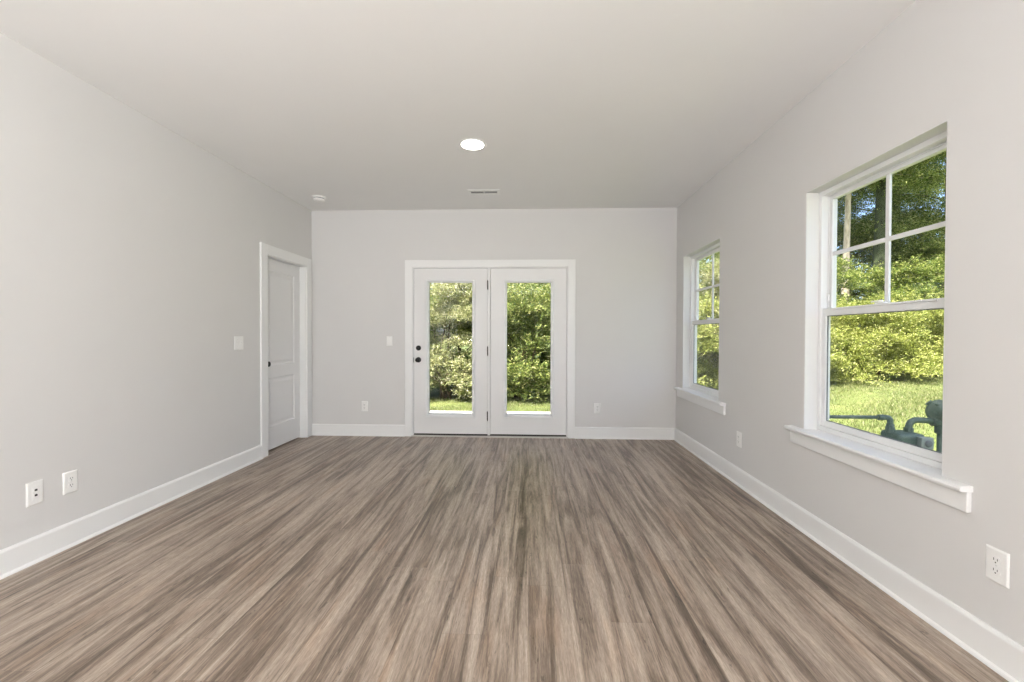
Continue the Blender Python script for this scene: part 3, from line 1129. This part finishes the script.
def tree_proto(seed, name, leafm, barkm, height, crown_r, crown_z0, trunk_r, n_spray=900, lean=(0, 0), leaf=0.11, wid=0.055, n_branch=16, spread=0.9):
    rg = np.random.default_rng(seed)
    rd = random.Random(seed)
    root = bpy.data.objects.new(name, None)
    C.objects.link(root)
    b = MB()
    pts, rads = [], []
    for i in range(10):
        t = i / 9
        pts.append(Vector((lean[0] * t * height + 0.10 * math.sin(3.1 * t + seed), lean[1] * t * height + 0.08 * math.cos(2.3 * t + seed * 2), -0.1 + t * height * 0.92)))
        rads.append(trunk_r * (1.25 - 0.25 * min(1, t * 8)) * (1 - 0.80 * t))
    b.tube(pts, rads, barkm, 14)
    tr = b.build('trunk')
    tr.parent = root
    tips = []
    b = MB()
    for i in range(n_branch):
        t = rd.uniform(crown_z0 / height, 0.93)
        k = min(8.999, t / 0.92 * 9) if t < 0.92 else 8.9
        i0 = int(k)
        p0 = pts[i0].lerp(pts[i0 + 1], k - i0)
        a = rd.uniform(0, 2 * PI)
        L = crown_r * rd.uniform(0.6, 1.05) * (1.0 - 0.45 * max(0, (t - 0.5) / 0.5))
        d = Vector((math.cos(a), math.sin(a), rd.uniform(0.05, 0.55)))
        q = [p0]
        for s in range(1, 6):
            u = s / 5
            q.append(p0 + d * L * u + Vector((rd.uniform(-.1, .1), rd.uniform(-.1, .1), -0.25 * L * u * u + rd.uniform(-.05, .05))))
        r0 = trunk_r * 0.34 * (1 - 0.5 * t)
        b.tube(q, [r0, r0 * .8, r0 * .6, r0 * .42, r0 * .26, r0 * .12], barkm, 7)
        for s in (2, 3, 4, 5):
            tips.append((tuple(q[s]), 0.30 + 0.32 * crown_r * 0.25))
    br = b.build('branches')
    br.parent = root
    tips_p = np.array([x[0] for x in tips])
    tips_r = np.array([x[1] for x in tips]) * spread
    pk = rg.integers(0, len(tips_p), n_spray)
    d = unit(rg, n_spray)
    org = tips_p[pk] + d * (tips_r[pk] * rg.uniform(0.15, 1.1, n_spray))[:, None] * np.array([1.2, 1.2, 0.6])
    dr = d * np.array([1, 1, 0.35]) + rg.normal(0, 0.3, (n_spray, 3)) + np.array([0, 0, 0.1])
    V, T = sprays(rg, org, dr, 0.5, 14, leaf, wid, 0.35)
    raw_mesh('foliage', V, T, leafm, root)
    return root


def copy_tree(root):
    r = root.copy()
    C.objects.link(r)
    for ch in root.children:
        c = ch.copy()
        C.objects.link(c)
        c.parent = r
    return r


used = set()


def place(proto, name, x, y, rot, sc, label, cat, group, sz=None):
    o = proto if proto.name not in used else copy_tree(proto)
    used.add(proto.name)
    used.add(o.name)
    o.location = (x, y, float(gz(x, y)) - 0.02)
    o.rotation_euler = (0, 0, rot)
    o.scale = (sc, sc, sz or sc)
    return tag(o, label, cat, group)


sA = shrub_proto(11, M['leaf_pale'], 0.95, 0.75, 2.75, n_spray=4200, leaf=0.06, wid=0.02)
sB = shrub_proto(23, M['leaf_mid'], 1.0, 0.8, 2.6, n_spray=3800, leaf=0.052, wid=0.026)
sC = shrub_proto(37, M['leaf_bright'], 1.25, 0.95, 2.0, n_sub=44, n_spray=5200, leaf=0.05, wid=0.02)
sD = shrub_proto(53, M['leaf_tree'], 1.2, 0.9, 3.3, n_sub=52, n_spray=5000, leaf=0.058, wid=0.026)

HG = 'shrubs of the hedge behind the house'
place(sA, 's', -1.75, 9.35, 0.3, 1.0, 'pale-leaved shrub filling the left french door glass', 'shrub', HG)
place(sB, 's', -0.15, 9.45, 1.1, 1.0, 'green leafy shrub filling the right french door glass', 'shrub', HG)
place(sB, 's', -3.3, 9.5, 2.5, 1.0, 'hedge shrub beyond the back wall left of the french doors', 'shrub', HG)
place(sA, 's', 1.5, 9.5, 4.0, 0.95, 'hedge shrub beyond the back wall right of the french doors', 'shrub', HG)
place(sC, 's', 3.15, 9.55, 0.7, 1.15, 'yellow-green shrub at the left side of the far right-wall window', 'shrub', HG)
place(sA, 's', 4.55, 9.75, 2.2, 1.05, 'pale shrub at the right side of the far right-wall window', 'shrub', HG)
place(sC, 's', 6.2, 10.1, 3.3, 1.0, 'yellow-green shrub at the left edge of the near right-wall window', 'shrub', HG)
place(sC, 's', 8.3, 10.9, 5.0, 1.0, 'yellow-green shrub in the middle of the near right-wall window', 'shrub', HG)
place(sC, 's', 10.3, 11.7, 1.6, 1.05, 'yellow-green shrub behind the gas meter in the near right-wall window', 'shrub', HG)
place(sC, 's', 12.6, 12.3, 2.9, 1.1, 'yellow-green hedge shrub beyond the right edge of the near window', 'shrub', HG)
BG = 'tall bushes behind the hedge'
place(sD, 's', -2.0, 10.9, 0.2, 1.25, 'tall dark bush behind the pale shrub of the left door glass', 'shrub', BG)
place(sD, 's', -0.3, 11.0, 1.9, 1.35, 'tall dark bush behind the green shrub of the right door glass', 'shrub', BG)
place(sD, 's', 1.5, 11.0, 3.1, 1.3, 'tall dark bush beyond the back wall right of the french doors', 'shrub', BG)
place(sD, 's', 3.9, 11.4, 4.4, 1.3, 'tall dark bush behind the shrubs of the far right-wall window', 'shrub', BG)
place(sD, 's', 6.0, 12.2, 5.5, 1.25, 'tall dark bush at the left edge of the near right-wall window', 'shrub', BG)

place(sD, 's', 8.3, 12.9, 1.2, 1.25, 'tall green bush left of the muntin in the near window, behind the yellow-green hedge', 'shrub', BG, 1.05)
place(sD, 's', 10.9, 13.4, 3.6, 1.25, 'tall green bush right of the muntin in the near window, behind the yellow-green hedge', 'shrub', BG, 1.0)
place(sD, 's', 13.3, 14.4, 0.1, 1.4, 'tall green bush at the right edge of the near window, behind the yellow-green hedge', 'shrub', BG, 1.3)

tA = tree_proto(101, 'broadleaf_tree', M['leaf_tree'], M['dark_bark'], 12.0, 2.8, 6.4, 0.27, n_spray=8500, n_branch=36, leaf=0.08, wid=0.04)
tB = tree_proto(131, 'broadleaf_tree', M['leaf_tree'], M['bark'], 9.0, 2.7, 1.6, 0.12, n_spray=6500, n_branch=34, leaf=0.075, wid=0.036)
tC = tree_proto(151, 'pale_trunk_tree', M['leaf_tree'], M['pale_bark'], 10.5, 2.2, 6.2, 0.14, n_spray=4200, n_branch=24, leaf=0.08, wid=0.04)
TG = 'trees behind the hedge'
place(tA, 't', 11.35, 14.7, 0.4, 1.0, 'tree with a thick dark trunk in the near right-wall window', 'tree', TG)
place(tC, 't', 10.25, 14.5, 1.1, 1.0, 'tree with a pale trunk at the left edge of the near window', 'tree', TG)
place(tB, 't', 15.2, 16.4, 2.0, 1.0, 'thin-trunked tree at the right of the near window against the sky', 'tree', TG)
place(tB, 't', 14.0, 17.9, 4.0, 1.1, 'thin-trunked tree behind the thick dark trunk of the near window', 'tree', TG)
place(tA, 't', 17.5, 21.5, 2.2, 1.1, 'farthest tall tree in the near right-wall window', 'tree', TG)
place(tA, 't', 6.6, 15.5, 5.1, 1.1, 'tall tree behind the bushes of the far right-wall window', 'tree', TG)
place(tB, 't', 0.4, 14.5, 0.9, 1.1, 'tall tree behind the bushes of the french doors', 'tree', TG)
place(tB, 't', 12.2, 17.2, 3.2, 1.0, 'distant tree behind the pale trunk of the near window', 'tree', TG)

# ------------------------------------------------------------------ gas meter outside the near window
gm = empty('gas_meter', (2.45, 2.9, float(gz(2.45, 2.9))), 'dark green gas meter and regulator pipes standing outside the near right-wall window', 'gas meter')
gl = Vector(gm.location)


def gput(b, nm, bevel=0.0, seg=2):
    return b.build(nm, gm, bevel, seg)


YM = 2.9


def px(x, y, Yd):
    """point at depth Yd whose direction was read off the photograph when measuring the meter"""
    return Vector(((x - 529.3) / 435.7 * Yd, Yd, 1.2259 - (y - 335.7) / 435.7 * Yd))


def arc(p_list, r, k=6):
    """round the corners of a polyline"""
    out = [Vector(p_list[0])]
    for a, c, e in zip(p_list[:-2], p_list[1:-1], p_list[2:]):
        a, c, e = Vector(a), Vector(c), Vector(e)
        u, v = (a - c).normalized(), (e - c).normalized()
        s, q = c + u * r, c + v * r
        for i in range(k + 1):
            t = i / k
            out.append(s * (1 - t) ** 2 + c * 2 * t * (1 - t) + q * t * t)
    out.append(Vector(p_list[-1]))
    return out


# meter body: rounded case with a bolted middle flange
b = MB()
bx0, bx1, bt = 2.318, 2.485, 0.615
b.box(bx0, bx1, YM - 0.085, YM + 0.075, bt - 0.26, bt, M['meter'])
gput(b, 'meter_body', 0.022, 4)
b = MB()
b.box(bx0 - 0.010, bx1 + 0.010, YM - 0.095, YM + 0.085, bt - 0.085, bt - 0.065, M['meter'])
for xx in np.linspace(bx0 + 0.02, bx1 - 0.02, 5):
    b.lathe([(0.007, 0.0), (0.007, 0.008)], (xx, YM - 0.090, bt - 0.066), (0, 0, 1), M['meter'], 6, False)
gput(b, 'flange', 0.003)
b = MB()
b.box(2.425, 2.497, YM - 0.120, YM - 0.082, bt - 0.085, bt - 0.012, M['meter_light'])
b.lathe([(0.022, 0.0), (0.022, 0.008), (0.018, 0.010)], (2.462, YM - 0.120, bt - 0.048), (0, -1, 0), M['gasket'], 20)
b.lathe([(0.020, 0.0), (0.018, 0.022)], (2.490, YM - 0.09, bt - 0.045), (1, 0, 0), M['meter_light'], 16)
gput(b, 'index_box', 0.004)
# house line: out of the wall, elbow, down into the meter
hz = 0.706
b = MB()
b.tube([(XR + WT - 0.03, YM, hz), (2.25, YM, hz)], 0.011, M['meter'], 14)
gput(b, 'house_pipe')
b = MB()
b.lathe([(0.016, -0.03), (0.0185, -0.028), (0.0185, 0.0), (0.015, 0.004)], (2.283, YM, hz), (1, 0, 0), M['meter'], 16)
b.tube(arc([(2.273, YM, hz), (2.330, YM, hz), (2.330, YM, 0.62)], 0.028), 0.0165, M['meter'], 14)
b.lathe([(0.021, 0.0), (0.021, 0.022)], (2.330, YM, 0.642), (0, 0, 1), M['meter'], 16)
b.lathe([(0.025, -0.02), (0.025, 0.016), (0.020, 0.022)], (2.330, YM, bt + 0.012), (0, 0, 1), M['meter'], 8, False)
gput(b, 'pipe_elbow')
# service line: from the meter up, over and into the regulator
b = MB()
b.tube(arc([(2.445, YM, bt - 0.01), (2.445, YM, 0.694), (2.62, YM, 0.684)], 0.06, 8), 0.0185, M['meter'], 14)
b.lathe([(0.025, 0.0), (0.025, 0.03)], (2.445, YM, bt - 0.004), (0, 0, 1), M['meter'], 8, False)
gput(b, 'service_pipe')
b = MB()
rx = 2.648
b.tube([(rx, YM, float(gz(rx, YM)) - 0.03), (rx, YM, 0.62)], 0.0215, M['meter'], 14)
b.lathe([(0.028, 0.0), (0.028, 0.05)], (rx, YM, 0.40), (0, 0, 1), M['meter'], 16)
gput(b, 'riser_pipe')
b = MB()
b.lathe([(0.030, -0.05), (0.034, -0.045), (0.034, 0.045), (0.030, 0.05)], (rx, YM, 0.655), (0, 0, 1), M['meter'], 18)
b.lathe([(0.028, 0.0), (0.028, 0.05)], (rx - 0.06, YM, 0.682), (1, 0, 0), M['meter'], 16)
# diaphragm housing facing the window, with a bolted rim
b.lathe([(0.02, -0.055), (0.052, -0.045), (0.070, -0.012), (0.079, -0.010), (0.079, 0.010), (0.070, 0.012), (0.050, 0.034), (0.030, 0.042), (0.030, 0.066), (0.026, 0.07)], (rx, YM, 0.744), (-0.35, -1, 0.05), M['meter'], 30)
for k in range(8):
    a = k * PI / 4
    b.lathe([(0.006, -0.014), (0.006, 0.014)], (rx + 0.070 * math.cos(a) * 0.94, YM + 0.03 * math.cos(a), 0.744 + 0.070 * math.sin(a)), (-0.35, -1, 0), M['meter'], 6, False)
b.lathe([(0.018, 0.0), (0.018, 0.03), (0.021, 0.032), (0.021, 0.038)], (rx - 0.030, YM + 0.02, 0.775), (-0.45, 0.3, 0.5), M['meter'], 12)
gput(b, 'regulator')
